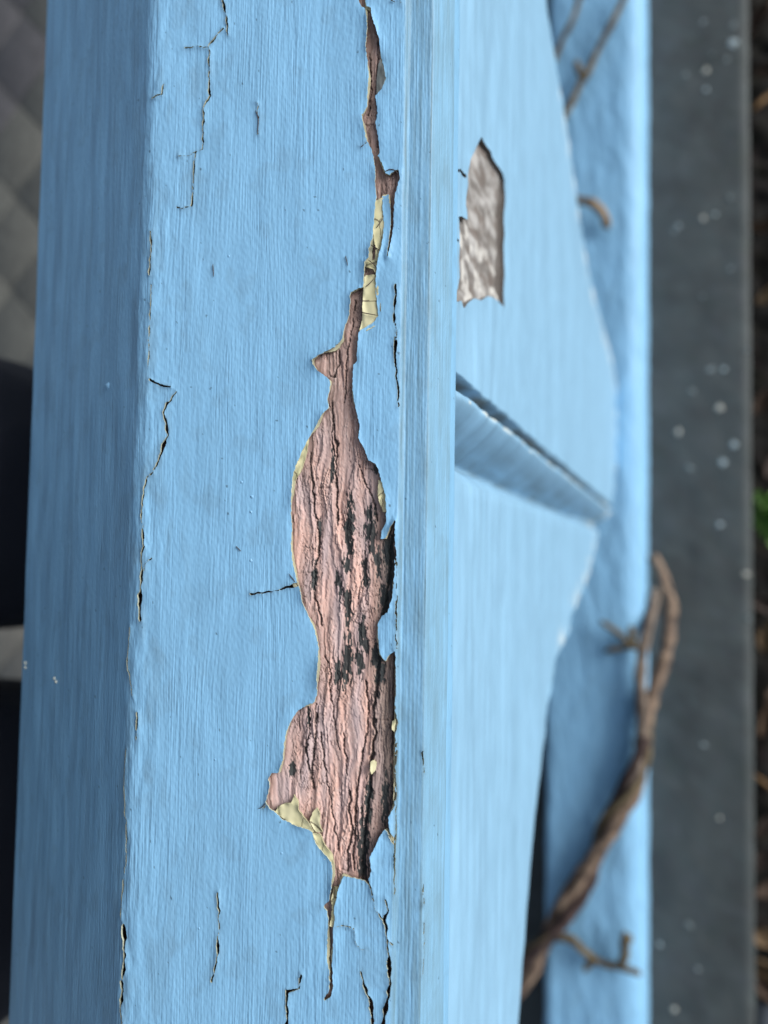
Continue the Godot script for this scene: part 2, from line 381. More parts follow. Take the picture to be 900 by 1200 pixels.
# ------------------------------------------------------------------ sheets
# A skin over a section: P and N are the section's points and normals at us, vs run along z. It exists where s > 0, lies
# h above the section, and where it ends its edge drops by wall in the colour edge.
func sheet(P: PackedVector2Array, N: PackedVector2Array, us: PackedFloat32Array, vs: PackedFloat32Array, s: PackedFloat32Array, h: PackedFloat32Array, c: PackedColorArray, wall := 0.0, edge := Color.BLACK) -> ArrayMesh:
	var w := us.size()
	var n := vs.size()
	var pos := PackedVector3Array()
	var nor := PackedVector3Array()
	var uv := PackedVector2Array()
	var col := PackedColorArray()
	var index := PackedInt32Array()
	var all := PackedVector3Array()
	all.resize(w * n)
	for j in n:
		for i in w:
			var k := j * w + i
			var q := P[i] + N[i] * h[k]
			all[k] = Vector3(q.x, q.y, vs[j])
	var number := PackedInt32Array()
	number.resize(w * n)
	number.fill(-1)
	var normals := PackedVector3Array()
	normals.resize(w * n)
	for j in n:
		for i in w:
			var k := j * w + i
			if s[k] <= -0.002:
				continue
			var du := all[k + 1 if i < w - 1 else k] - all[k - 1 if i > 0 else k]
			var dv := all[k + w if j < n - 1 else k] - all[k - w if j > 0 else k]
			normals[k] = dv.cross(du).normalized()
	var spot := [0, 1, w + 1, w]
	for j in n - 1:
		for i in w - 1:
			var k0 := j * w + i
			var ks := [k0, k0 + 1, k0 + w + 1, k0 + w]
			var up := 0
			for k in ks:
				if s[k] > 0.0:
					up += 1
			if up == 0:
				continue
			for k in ks:
				if s[k] > 0.0 and number[k] < 0:
					number[k] = pos.size()
					pos.append(all[k])
					nor.append(normals[k])
					uv.append(Vector2(us[k % w], vs[k / w]))
					col.append(c[k])
			if up == 4:
				index.append_array(PackedInt32Array([number[ks[0]], number[ks[1]], number[ks[2]], number[ks[0]], number[ks[2]], number[ks[3]]]))
				continue
			var ring := PackedInt32Array()
			var outs := PackedInt32Array()   # positions in ring where the outline leaves
			for m in 4:
				var a: int = ks[m]
				var b: int = ks[(m + 1) % 4]
				if s[a] > 0.0:
					ring.append(number[a])
				if (s[a] > 0.0) != (s[b] > 0.0):
					var t := s[a] / (s[a] - s[b])
					if s[a] > 0.0:
						outs.append(ring.size())
					ring.append(pos.size())
					pos.append(all[a].lerp(all[b], t))
					var solid := a if s[a] > 0.0 else b
					nor.append(normals[solid])
					uv.append(Vector2(lerpf(us[a % w], us[b % w], t), lerpf(vs[a / w], vs[b / w], t)))
					col.append(c[solid])
			for m in range(1, ring.size() - 1):
				index.append_array(PackedInt32Array([ring[0], ring[m], ring[m + 1]]))
			if wall > 0.0:
				for o in outs:
					var a := ring[o]
					var b := ring[(o + 1) % ring.size()]
					var i_in := Vector3(N[i].x, N[i].y, 0.0) * -wall
					var side := (pos[b] - pos[a]).cross(i_in).normalized()
					var first := pos.size()
					for q in [pos[a], pos[b], pos[b] + i_in, pos[a] + i_in]:
						pos.append(q)
						nor.append(side)
						col.append(edge)
					for q in [uv[a], uv[b], uv[b], uv[a]]:
						uv.append(q)
					index.append_array(PackedInt32Array([first, first + 2, first + 1, first, first + 3, first + 2]))
	var arrays := []
	arrays.resize(Mesh.ARRAY_MAX)
	arrays[Mesh.ARRAY_VERTEX] = pos
	arrays[Mesh.ARRAY_NORMAL] = nor
	arrays[Mesh.ARRAY_TEX_UV] = uv
	arrays[Mesh.ARRAY_COLOR] = col
	arrays[Mesh.ARRAY_INDEX] = index
	var mesh := ArrayMesh.new()
	mesh.add_surface_from_arrays(Mesh.PRIMITIVE_TRIANGLES, arrays)
	return mesh


# points and normals of a cornered section, corners eased over round_by metres
func section(corners: Array[Vector2], us: PackedFloat32Array, start: float, round_by: Callable) -> Array:
	var at: Array[float] = [start]
	for k in range(1, corners.size()):
		at.append(at[-1] + corners[k].distance_to(corners[k - 1]))
	var on := func(u: float) -> Vector2:
		var k := 1
		while k < at.size() - 1 and at[k] < u:
			k += 1
		return corners[k - 1].lerp(corners[k], (u - at[k - 1]) / (at[k] - at[k - 1]))
	var P := PackedVector2Array()
	var N := PackedVector2Array()
	for u in us:
		var r: float = round_by.call(u)
		var sum := Vector2.ZERO
		for m in 9:
			sum += on.call(u + (m - 4) / 4.0 * r)
		P.append(sum / 9.0)
	for i in us.size():
		var d := P[mini(i + 1, P.size() - 1)] - P[maxi(i - 1, 0)]
		N.append(Vector2(-d.y, d.x).normalized())
	return [P, N]


# ------------------------------------------------------------------ relief textures
func relief(wide: int, high: int, shape: Callable) -> ImageTexture:
	var data := PackedFloat32Array()
	data.resize(wide * high)
	for y in high:
		for x in wide:
			data[y * wide + x] = shape.call(x, y)
	return ImageTexture.create_from_image(Image.create_from_data(wide, high, false, Image.FORMAT_RF, data.to_byte_array()))


func brushed(x: int, y: int) -> float:      # one picture covers 0.5 m across and 0.9 m along
	var u := x * (0.5 / 2048.0)
	var v := y * (0.9 / 1024.0)
	var sum := 0.5
	for k in 3:      # three passes of the brush, each a little askew, starting and stopping
		var su: float = u + v * [0.012, -0.02, 0.004][k] + 0.0014 * fine.get_noise_2d(v * 12.0 + k * 9.0, u * 16.0)
		var there: float = smoothstep(-0.25, 0.35, fine.get_noise_2d(u * [34.0, 21.0, 48.0][k] + k * 5.0, v * [9.0, 14.0, 6.0][k]))
		sum += there * [0.13, 0.11, 0.09][k] * fine.get_noise_2d(su * [640.0, 980.0, 1350.0][k] + k * 40.0, v * [24.0, 38.0, 17.0][k])
	sum += 0.1 * fine.get_noise_2d(u * 150.0 + 90.0, v * 13.0) + 0.1 * fine.get_noise_2d(u * 480.0 + 9.0, v * 360.0) + 0.07 * fine.get_noise_2d(u * 1000.0, v * 700.0)
	return sum


func paint(rough: float, depth: float) -> StandardMaterial3D:
	var m := tinted(rough)
	m.metallic_specular = 0.35
	m.heightmap_enabled = true
	m.heightmap_texture = brush_map
	m.heightmap_scale = depth
	m.uv1_scale = Vector3(2.0, 1.0 / 0.9, 1.0)
	return m

var brush_map: ImageTexture


# ------------------------------------------------------------------ the balustrade
func build_balustrade() -> void:
	brush_map = relief(2048, 1024, brushed)
	var whole := base("balustrade", Vector3(-0.15, 0.15, 0.0))
	tag(whole, "peeling light blue wooden balustrade with ridged handrail and sawn board above a stone plinth", "balustrade")
	var shift := Node3D.new()
	build_handrail(whole)
	build_board(whole)
	build_lower_rail(whole)
	shift.free()
	for part in whole.get_children():
		part.position -= whole.position


func build_handrail(whole: Node3D) -> void:
	var start := -(0.12156 + 0.0797989)
	var around := 0.0
	for k in range(1, CORNERS.size()):
		around += CORNERS[k].distance_to(CORNERS[k - 1])
	var us := steps([start, 0.02, -0.126, 0.0006, -0.115, 0.0009, -0.009, 0.0004, 0.1395, 0.001, 0.15, 0.02, start + around])
	var vs := steps([-2.0, 0.4, -0.4, 0.02, -0.25, 0.0005, 0.21, 0.02, 0.4, 0.4, 2.0])
	var PN := section(CORNERS, us, start, func(u: float) -> float: return 0.0026 if u < -0.05 else lerpf(0.0042, 0.0011, smoothstep(0.01, 0.06, u)))
	var P: PackedVector2Array = PN[0]
	var N: PackedVector2Array = PN[1]
	var hole := inside_of(points(HOLE), us, vs)
	var chip := inside_of(points(CHIP), us, vs)
	var cracks := beside_cracks(CRACKS, us, vs)
	var w := us.size()
	var s := filled(us, vs, 1.0)
	var h := filled(us, vs, 0.0)
	var c := PackedColorArray()
	c.resize(s.size())
	for j in vs.size():
		var v := vs[j]
		for i in w:
			var u := us[i]
			var k := j * w + i
			var ragged := 0.0
			if hole[k] > -0.002:
				ragged = 0.00035 * soft.get_noise_2d(u * 700.0, v * 500.0)
			var m := maxf(-hole[k] + ragged, chip[k])
			s[k] = minf(m, cracks[k])
			var y := 0.00018 * fine.get_noise_2d(u * 60.0, v * 22.0)
			if m < CAP * 0.98:
				y += maxf(-0.0001, 0.0004 + 0.0011 * fine.get_noise_2d(u * 80.0, v * 48.0)) * exp(-maxf(m, 0.0) / 0.002)
			if cracks[k] < CAP * 0.55:
				y += (0.0003 + 0.0004 * fine.get_noise_2d(u * 120.0 + 20.0, v * 70.0)) * exp(-maxf(cracks[k], 0.0) / 0.0011)
			# paint sags over the ridge in a wavy lip
			if u > -0.012 and u < 0.016:
				y += 0.0004 * soft.get_noise_2d(u * 160.0, v * 38.0) * (1.0 - absf(u - 0.002) / 0.014)
			if u > 0.1095 and u < 0.14:
				y += 0.00009 * fine.get_noise_2d(u * 900.0, v * 5.0) + 0.00004 * fine.get_noise_2d(u * 1500.0, v * 22.0)
			h[k] = y
			var shade := 1.0 + 0.045 * fine.get_noise_2d(u * 420.0 + 5.0, v * 20.0) + 0.07 * soft.get_noise_2d(u * 34.0, v * 12.0) + 0.035 * soft.get_noise_2d(u * 220.0, v * 90.0)
			var col := Color(BLUE.r * shade, BLUE.g * shade, BLUE.b * shade)
			# grime caught along the ridge, in the cracks and under the edges of the wound
			var dirt := 0.22 * smoothstep(0.05, 0.4, soft.get_noise_2d(u * 80.0 + 3.0, v * 26.0)) * smoothstep(0.05, 0.0, absf(u))
			dirt += 0.3 * exp(-maxf(cracks[k], 0.0) / 0.0008) * (1.0 if cracks[k] < CAP * 0.55 else 0.0)
			dirt += 0.14 * smoothstep(0.25, 0.5, soft.get_noise_2d(u * 55.0 + 70.0, v * 40.0))
			col = col.lerp(Color(0.12, 0.19, 0.25), clampf(dirt, 0.0, 0.6))
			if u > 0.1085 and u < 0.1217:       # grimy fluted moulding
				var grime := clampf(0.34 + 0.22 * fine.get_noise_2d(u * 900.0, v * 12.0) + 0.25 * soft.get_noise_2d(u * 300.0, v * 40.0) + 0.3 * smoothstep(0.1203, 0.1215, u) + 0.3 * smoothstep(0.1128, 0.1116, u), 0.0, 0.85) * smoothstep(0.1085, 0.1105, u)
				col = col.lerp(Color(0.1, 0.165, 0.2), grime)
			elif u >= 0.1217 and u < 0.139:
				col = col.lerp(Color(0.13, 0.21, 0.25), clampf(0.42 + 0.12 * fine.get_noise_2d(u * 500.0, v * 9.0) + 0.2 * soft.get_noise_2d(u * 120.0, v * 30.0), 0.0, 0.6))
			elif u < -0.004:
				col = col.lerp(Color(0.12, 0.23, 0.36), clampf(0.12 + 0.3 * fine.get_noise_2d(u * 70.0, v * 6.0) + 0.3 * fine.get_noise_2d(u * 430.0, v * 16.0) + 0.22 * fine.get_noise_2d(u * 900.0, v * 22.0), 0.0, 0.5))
			if fine.get_noise_2d(u * 310.0 + 300.0, v * 240.0) > 0.93:
				col = col.lerp(Color(0.05, 0.09, 0.13), 0.75)
			c[k] = col
	var skin := put("handrail", sheet(P, N, us, vs, s, h, c, 0.0007, Color(0.42, 0.45, 0.36)), paint(0.5, 0.05), whole)
	skin.set_meta("label", "light blue handrail with dark sloping side, cracked and peeling along its top")
	build_undercoat(skin)
	build_bare_wood(skin)
	build_small_marks(skin)


func build_small_marks(skin: Node3D) -> void:
	var hairy := matte(Color(0.05, 0.035, 0.03), 0.7)
	for f in FIBRES:
		put("fibre", tube(f, 0.00022, 0.00014, 0.0, 0.0, 0.0, 0.0, 0.0012), hairy, skin)
	var look := matte(BLUE, 0.35)
	for k in range(0, BLISTERS.size(), 4):
		var r: float = BLISTERS[k + 3] * 0.0001 * 1.3 + 0.0002
		var o := put("paint_blister", blob(r, r * 0.32), look, skin)
		o.position = Vector3(BLISTERS[k], BLISTERS[k + 1], BLISTERS[k + 2]) * 0.0001
		o.rotation.z = -0.174
	var white := matte(Color(0.72, 0.74, 0.62), 0.5)
	for k in range(0, WHITE_DROPS.size(), 4):
		var r: float = WHITE_DROPS[k + 3] * 0.0001 + 0.0003
		var o := put("white_drop", blob(r, r * 0.7), white, skin)
		o.position = Vector3(WHITE_DROPS[k], WHITE_DROPS[k + 1], WHITE_DROPS[k + 2]) * 0.0001
		o.rotation.z = 0.31
	# a scale of old paint that has curled over and shows its grey back
	var p := points(GREY_CURL)
	var us := steps([0.0925, 0.0003, 0.105])
	var vs := steps([-0.201, 0.0003, -0.172])
	var PN := section(CORNERS, us, -(0.12156 + 0.0797989), func(_u: float) -> float: return 0.001)
	var s := inside_of(p, us, vs)
	var h := filled(us, vs, 0.0)
	var c := PackedColorArray()
	c.resize(s.size())
	for j in vs.size():
		for i in us.size():
			var k := j * us.size() + i
			h[k] = -0.0006 + 0.3 * maxf(0.0, us[i] - 0.098) + 0.0001 * fine.get_noise_2d(us[i] * 500.0, vs[j] * 300.0)
			var n := 1.0 + 0.3 * fine.get_noise_2d(us[i] * 300.0, vs[j] * 200.0)
			c[k] = Color(0.16 * n, 0.18 * n, 0.18 * n)
	put("curled_flake", sheet(PN[0], PN[1], us, vs, s, h, c, 0.0005, Color(0.2, 0.22, 0.2)), tinted(0.7), skin)


func build_undercoat(skin: Node3D) -> void:
	var start := -(0.12156 + 0.0797989)
	for called in CREAM:
		var p := points(CREAM[called])
		var lo := Vector2(9, 9)
		var hi := Vector2(-9, -9)
		for q in p:
			lo = lo.min(q)
			hi = hi.max(q)
		var us := steps([lo.x - 0.003, 0.00035, hi.x + 0.003])
		var vs := steps([lo.y - 0.003, 0.00035, hi.y + 0.003])
		var PN := section(CORNERS, us, start, func(_u: float) -> float: return 0.001)
		var s := inside_of(p, us, vs, 0.003)
		var h := filled(us, vs, 0.0)
		var c := PackedColorArray()
		c.resize(s.size())
		var w := us.size()
		for j in vs.size():
			for i in w:
				var k := j * w + i
				s[k] += 0.00022 * soft.get_noise_2d(us[i] * 800.0, vs[j] * 600.0)
				h[k] = -0.00055 + 0.00012 * fine.get_noise_2d(us[i] * 200.0, vs[j] * 120.0) + 0.0008 * exp(-maxf(s[k], 0.0) / 0.0011) * (0.3 + fine.get_noise_2d(us[i] * 260.0, vs[j] * 160.0))
				var t := clampf(0.35 + 0.5 * fine.get_noise_2d(us[i] * 130.0, vs[j] * 90.0), 0.0, 1.0)
				c[k] = CREAM_PAINT.lerp(Color(0.47, 0.45, 0.26), t)
				if plates.get_noise_2d(us[i] * 120.0, vs[j] * 60.0) < -0.965:
					c[k] = Color(0.16, 0.14, 0.09)
		var o := put("undercoat_flake", sheet(PN[0], PN[1], us, vs, s, h, c, 0.0009, Color(0.4, 0.37, 0.24)), tinted(0.6), skin)
		if called == "strip":
			o.set_meta("label", "long strip of cream undercoat above the bare wood")
	# the thin cream rim that the blue coat leaves uncovered round the bare wood
	var us := steps([0.048, 0.00035, 0.1135])
	var vs := steps([-0.232, 0.00045, 0.19])
	var PN := section(CORNERS, us, start, func(_u: float) -> float: return 0.001)
	var hole := inside_of(points(HOLE), us, vs)
	var h := filled(us, vs, 0.0)
	var c := PackedColorArray()
	c.resize(hole.size())
	var w := us.size()
	for j in vs.size():
		for i in w:
			var k := j * w + i
			var rim := -0.00015 + 0.0012 * fine.get_noise_2d(us[i] * 110.0 + 31.0, vs[j] * 42.0) + 0.0003 * soft.get_noise_2d(us[i] * 800.0, vs[j] * 500.0)
			hole[k] = minf(0.0025 + hole[k], rim - hole[k])
			h[k] = -0.00075 + 0.0001 * fine.get_noise_2d(us[i] * 300.0, vs[j] * 200.0)
			c[k] = Color(0.5, 0.48, 0.34)
	put("undercoat_rim", sheet(PN[0], PN[1], us, vs, hole, h, c, 0.0008, Color(0.36, 0.32, 0.22)), tinted(0.7), skin)


func build_bare_wood(skin: Node3D) -> void:
	var start := -(0.12156 + 0.0797989)
	# the dark old timber below all cracks
	var us := steps([-0.118, 0.004, 0.132])
	var vs := steps([-2.0, 0.5, -0.5, 0.05, 0.5, 0.5, 2.0])
	var PN := section(CORNERS, us, start, func(_u: float) -> float: return 0.002)
	var c := PackedColorArray()
	c.resize(us.size() * vs.size())
	c.fill(Color(0.075, 0.045, 0.04))
	put("timber_core", sheet(PN[0], PN[1], us, vs, filled(us, vs, 1.0), filled(us, vs, -0.0046), c), tinted(0.95), skin)
	# the weathered grain laid bare
	us = steps([0.049, 0.0003, 0.1135])
	vs = steps([-0.234, 0.00032, 0.192])
	PN = section(CORNERS, us, start, func(_u: float) -> float: return 0.001)
	var s := inside_of(points(HOLE), us, vs)
	var fissures := beside_cracks(FISSURES, us, vs, 0.0005)
	var h := filled(us, vs, 0.0)
	c = PackedColorArray()
	c.resize(s.size())
	var w := us.size()
	var mould := filled(us, vs, 0.0)
	for k in range(0, MOULD_SPOTS.size(), 4):
		var u0: float = MOULD_SPOTS[k] * 0.0001
		var v0: float = MOULD_SPOTS[k + 1] * 0.0001
		var ru: float = MOULD_SPOTS[k + 2] * 0.0001
		var rv: float = MOULD_SPOTS[k + 3] * 0.0001
		for j in range(maxi(vs.bsearch(v0 - rv * 1.6), 0), mini(vs.bsearch(v0 + rv * 1.6), vs.size())):
			for i in range(maxi(us.bsearch(u0 - ru * 1.8), 0), mini(us.bsearch(u0 + ru * 1.8), w)):
				var r := sqrt(pow((us[i] - u0) / ru, 2.0) + pow((vs[j] - v0) / rv, 2.0))
				r = r * 0.86 + 0.8 * soft.get_noise_2d(us[i] * 700.0 + 13.0, vs[j] * 170.0) + 0.35 * fine.get_noise_2d(us[i] * 1800.0, vs[j] * 420.0)
				mould[j * w + i] = maxf(mould[j * w + i], smoothstep(0.98, 0.84, r))
	for j in vs.size():
		var v := vs[j]
		for i in w:
			var u := us[i]
			var k := j * w + i
			if s[k] < -0.0032:
				s[k] = -1.0
				continue
			var lower := smoothstep(-0.075, 0.0, v)           # the broad part of the wound
			var wavy := u + 0.0014 * fine.get_noise_2d(v * 28.0, u * 60.0) + 0.0005 * fine.get_noise_2d(v * 110.0, u * 160.0)
			var bands := soft.get_noise_2d(wavy * 190.0, v * 15.0)
			var grain := soft.get_noise_2d(wavy * 620.0, v * 38.0)
			var hair := fine.get_noise_2d(wavy * 1500.0 + 3.0 * grain, v * 42.0)
			var pit := soft.get_noise_2d(u * 800.0, v * 420.0)
			# old layers lie on each other in scales with broken edges
			var q := 2.6 * (soft.get_noise_2d(wavy * 120.0 + 31.0, v * 19.0) + 0.16 * grain + 0.1 * pit)
			var step := floorf(q) + smoothstep(0.4, 0.6, q - floorf(q))
			var cliff := 1.0 - absf(2.0 * smoothstep(0.36, 0.64, q - floorf(q)) - 1.0)
			var chips := plates.get_noise_2d(u * 230.0 + 2.0 * grain, v * 110.0)          # -1 at the joints between old paint plates
			var joint := smoothstep(-0.9, -0.98, chips) * smoothstep(-0.05, 0.25, soft.get_noise_2d(u * 50.0 + 7.0, v * 30.0))
			var gap := smoothstep(0.0003, -0.0003, fissures[k])
			var split := smoothstep(0.44, 0.62, soft.get_noise_2d(wavy * 330.0 + 77.0, v * 17.0))
			var worn := smoothstep(-0.22, 0.22, soft.get_noise_2d(u * 75.0 + 17.0, v * 26.0))   # ridged here, old primer still smooth there
			var rise := 0.0008 * bands + lerpf(0.4, 1.1, worn) * (0.0004 * grain + 0.00016 * hair + 0.00018 * pit) + lerpf(0.55, 1.0, worn) * 0.00042 * step - 0.0003 * joint - 0.0013 * gap - 0.0007 * split * worn - 0.00025 * mould[k]
			var flat := exp(-maxf(s[k], 0.0) / 0.0012)
			h[k] = -0.0019 + rise * (1.0 - 0.55 * flat) - 0.0004 * lower
			var across := clampf((u - 0.066) / 0.036, 0.0, 1.0)
			var pink := Color(0.61, 0.385, 0.33)
			var mauve := Color(0.47, 0.36, 0.365)
			var brown := Color(0.27, 0.185, 0.165)
			var col := mauve.lerp(pink, clampf(0.4 + 0.22 * across + 0.7 * fine.get_noise_2d(wavy * 140.0, v * 24.0) + 0.3 * grain, 0.0, 1.0))
			col = brown.lerp(col, clampf(0.2 + 0.8 * lower + 0.4 * bands, 0.0, 1.0))
			col = col.lerp(Color(0.62, 0.5, 0.47), clampf(0.45 * pit + 0.3 * hair + 0.2 * grain, 0.0, 0.5))
			col = col.lerp(Color(0.22, 0.14, 0.125), clampf(lerpf(0.35, 1.1, worn) * (-0.4 * grain - 0.35 * hair - 0.3 * pit) - 0.14, 0.0, 0.5))
			col = col.lerp(Color(0.16, 0.1, 0.09), 0.35 * cliff * smoothstep(-0.1, 0.3, soft.get_noise_2d(u * 160.0, v * 60.0)))
			var rot := smoothstep(0.096, 0.106, u + 0.004 * bands) * lower
			col = col.lerp(Color(0.23, 0.18, 0.155).lerp(Color(0.1, 0.085, 0.08), clampf(0.55 - 1.5 * grain - 0.9 * hair, 0.0, 1.0)), 0.85 * rot)
			col = col.lerp(Color(0.085, 0.05, 0.045), clampf(0.7 * joint + 0.6 * split * worn, 0.0, 0.8))
			col = col.lerp(Color(0.028, 0.024, 0.024), gap * 0.9)
			col = col.lerp(Color(0.026, 0.034, 0.037).lerp(Color(0.1, 0.1, 0.1), clampf(0.4 * pit + 0.3 * hair, 0.0, 0.4)), mould[k] * 0.97)
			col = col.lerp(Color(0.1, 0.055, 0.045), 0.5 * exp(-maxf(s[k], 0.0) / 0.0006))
			c[k] = col
			s[k] += 0.003
	var wood := put("bare_wood", sheet(PN[0], PN[1], us, vs, s, h, c), tinted(0.88), skin)
	wood.set_meta("label", "bare weathered wood, dusty pink with black mould in the grain")


func build_board(whole: Node3D) -> void:
	var us := steps([0.2975, 0.0012, 0.46, 0.005, 1.206])
	var vs := steps([-0.47, 0.006, -0.235, 0.0011, -0.036, 0.006, 0.34])
	var P := PackedVector2Array()
	var N := PackedVector2Array()
	for u in us:
		P.append(Vector2(-0.095, 1.45 - u))
		N.append(Vector2(1, 0))
	var outline := points(BOARD_EDGE)
	outline.append(Vector2(0.29, 0.335))
	outline.append(Vector2(0.29, -0.465))
	var s := inside_of(outline, us, vs, 0.03)
	var bare := inside_of(points(PATCH), us, vs, 0.012)
	var cracks := beside_cracks(PATCH_CRACKS, us, vs, 0.0006, 0.008)
	var w := us.size()
	var top := filled(us, vs, 0.0)
	var low := filled(us, vs, 0.0)
	var cover := filled(us, vs, 0.0)
	var c := PackedColorArray()
	var d := PackedColorArray()
	c.resize(s.size())
	d.resize(s.size())
	for j in vs.size():
		var v := vs[j]
		for i in w:
			var u := us[i]
			var k := j * w + i
			var seam := lerpf(-0.0735, -0.0585, (u - 0.314) / 0.86) + 0.0012 * soft.get_noise_2d(u * 22.0, 3.0)
			var x := v - seam
			var y := 0.0
			if x > -0.0055 and x < 0.0035:                    # open joint
				y = -0.009 * smoothstep(0.0, 0.6, 1.0 - absf(x + 0.001) / 0.0045)
			elif x >= 0.0035 and x < 0.007:                   # rounded bead along the edge of the lower board
				y = 0.004 * sqrt(maxf(0.0, 1.0 - pow((x - 0.007) / 0.0035, 2.0)))
			elif x >= 0.007 and x < 0.029:                    # then a cove that runs back out to the board's face
				y = 0.004 - 0.025 * pow((x - 0.007) / 0.022, 1.25)
			elif x >= 0.029:
				y = -0.021 + 0.019 * smoothstep(0.028, 0.041, x)
			if x > 0.007:
				y *= lerpf(1.0, 0.3, smoothstep(0.95, 1.16, u))
			y += 0.0007 * soft.get_noise_2d(u * 34.0, v * 5.0) + 0.0004 * fine.get_noise_2d(u * 70.0, v * 16.0)
			if s[k] < 0.02 and u > 0.7:
				y += 0.0016 * soft.get_noise_2d(u * 60.0, v * 60.0) * exp(-maxf(s[k], 0.0) / 0.006)
			if bare[k] > -0.01:
				y += 0.0006 * exp(-maxf(-bare[k], 0.0) / 0.003) * (0.4 + fine.get_noise_2d(u * 60.0, v * 60.0))
			s[k] += 0.0022 * soft.get_noise_2d(u * 45.0, v * 45.0) * smoothstep(0.55, 0.7, u)
			top[k] = y
			var shade := 0.97 + 0.11 * soft.get_noise_2d(u * 24.0, v * 5.0) + 0.07 * soft.get_noise_2d(u * 40.0, v * 40.0)
			var col := Color(BLUE.r * shade * 1.13, BLUE.g * shade * 1.0, BLUE.b * shade * 0.94)
			if x > 0.009 and x < 0.034:                       # shade of the cove put into the colour, along with some dirt
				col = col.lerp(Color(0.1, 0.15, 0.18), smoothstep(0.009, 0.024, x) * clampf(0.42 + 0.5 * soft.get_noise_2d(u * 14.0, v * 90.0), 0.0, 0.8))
			if x > -0.005 and x < 0.007:
				var flake := smoothstep(0.12, 0.3, soft.get_noise_2d(u * 45.0, v * 160.0 + 11.0)) * smoothstep(-0.001, 0.002, x)
				col = col.lerp(Color(0.1, 0.11, 0.11), 0.9 * smoothstep(0.0055, 0.003, absf(x + 0.001)) * clampf(0.8 + 0.6 * fine.get_noise_2d(u * 40.0, 2.0), 0.0, 1.0))
				col = col.lerp(Color(0.62, 0.66, 0.62), flake * 0.8)
			if u > 0.62 and s[k] < 0.02:
				col = col.lerp(Color(0.66, 0.72, 0.72), 0.8 * smoothstep(0.02, 0.003, s[k] + 0.008 * soft.get_noise_2d(u * 70.0, v * 70.0)) * smoothstep(0.0, 0.3, soft.get_noise_2d(u * 30.0, v * 30.0) + (0.25 if u > 1.0 and v < -0.12 else 0.0)))
			c[k] = col
			cover[k] = minf(minf(s[k], -bare[k] + 0.00035 * soft.get_noise_2d(u * 260.0, v * 260.0)), cracks[k])
			# timber below: blue on its sawn edges, grey where the paint fell off
			var wavy := v + 0.004 * fine.get_noise_2d(u * 20.0, v * 40.0)
			var streak := soft.get_noise_2d(u * 26.0 + 22.0 * wavy, wavy * 85.0)
			var fibre := soft.get_noise_2d(u * 110.0 + 60.0 * wavy, wavy * 300.0)
			low[k] = y - 0.0026 + (0.00025 * streak + 0.00025 * fibre if bare[k] > -0.004 else 0.0)
			d[k] = col
			if bare[k] > -0.006 or cracks[k] < 0.001:
				var g := Color(0.145, 0.135, 0.13).lerp(Color(0.37, 0.37, 0.375), clampf(0.45 + 1.2 * streak + 0.35 * fibre, 0.0, 1.0))
				g = g.lerp(Color(0.13, 0.11, 0.1), 0.75 * smoothstep(0.05, 0.4, soft.get_noise_2d(u * 26.0, v * 60.0 + 5.0)))
				g = g.lerp(Color(0.55, 0.55, 0.54), 0.8 * smoothstep(0.1, 0.35, soft.get_noise_2d(u * 50.0 + 12.0, v * 80.0)) * smoothstep(-0.175, -0.145, v))
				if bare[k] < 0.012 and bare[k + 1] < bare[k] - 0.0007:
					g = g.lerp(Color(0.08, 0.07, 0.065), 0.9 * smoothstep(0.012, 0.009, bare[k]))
				d[k] = g.lerp(Color(0.03, 0.03, 0.03), 0.9 if bare[k] < -0.001 and cracks[k] < 0.0 else 0.0)
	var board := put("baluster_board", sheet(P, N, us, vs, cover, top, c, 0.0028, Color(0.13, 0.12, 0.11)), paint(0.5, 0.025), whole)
	board.set_meta("label", "sawn blue board with curved edges, beaded joint and a bare grey patch")
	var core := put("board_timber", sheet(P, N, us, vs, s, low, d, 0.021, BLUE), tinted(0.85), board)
	core.set_meta("label", "grey weathered timber showing through the board's paint")


func build_lower_rail(whole: Node3D) -> void:
	var corners: Array[Vector2] = [Vector2(-0.2007, 0.152), Vector2(-0.2007, 0.25), Vector2(-0.0735, 0.25), Vector2(-0.0535, 0.233), Vector2(-0.0515, 0.152)]
	var us := steps([0.0, 0.02, 0.085, 0.003, 0.2852, 0.012, 0.334])
	var vs := steps([-2.0, 0.1, -0.95, 0.008, 0.85, 0.1, 2.0])
	var PN := section(corners, us, 0.0, func(u: float) -> float: return minf(0.012, u))
	var h := filled(us, vs, 0.0)
	var c := PackedColorArray()
	c.resize(h.size())
	var w := us.size()
	for j in vs.size():
		for i in w:
			var u := us[i]
			var v := vs[j]
			var k := j * w + i
			var swirl := soft.get_noise_2d(u * 26.0 + v * 5.0, v * 9.0 - u * 30.0)
			h[k] = 0.0013 * swirl + 0.0008 * soft.get_noise_2d(u * 90.0 - v * 60.0, v * 14.0 + u * 20.0) + 0.0005 * fine.get_noise_2d(u * 130.0, v * 16.0)
			var shade := 1.0 + 0.09 * soft.get_noise_2d(u * 18.0, v * 7.0)
			var col := Color(BLUE.r * shade, BLUE.g * shade, BLUE.b * shade).lerp(Color(0.09, 0.15, 0.2), clampf(0.8 * soft.get_noise_2d(u * 70.0 + v * 30.0, v * 14.0) - 0.22, 0.0, 0.4))
			c[k] = col
	put("lower_rail", sheet(PN[0], PN[1], us, vs, filled(us, vs, 1.0), h, c), paint(0.5, 0.05), whole)


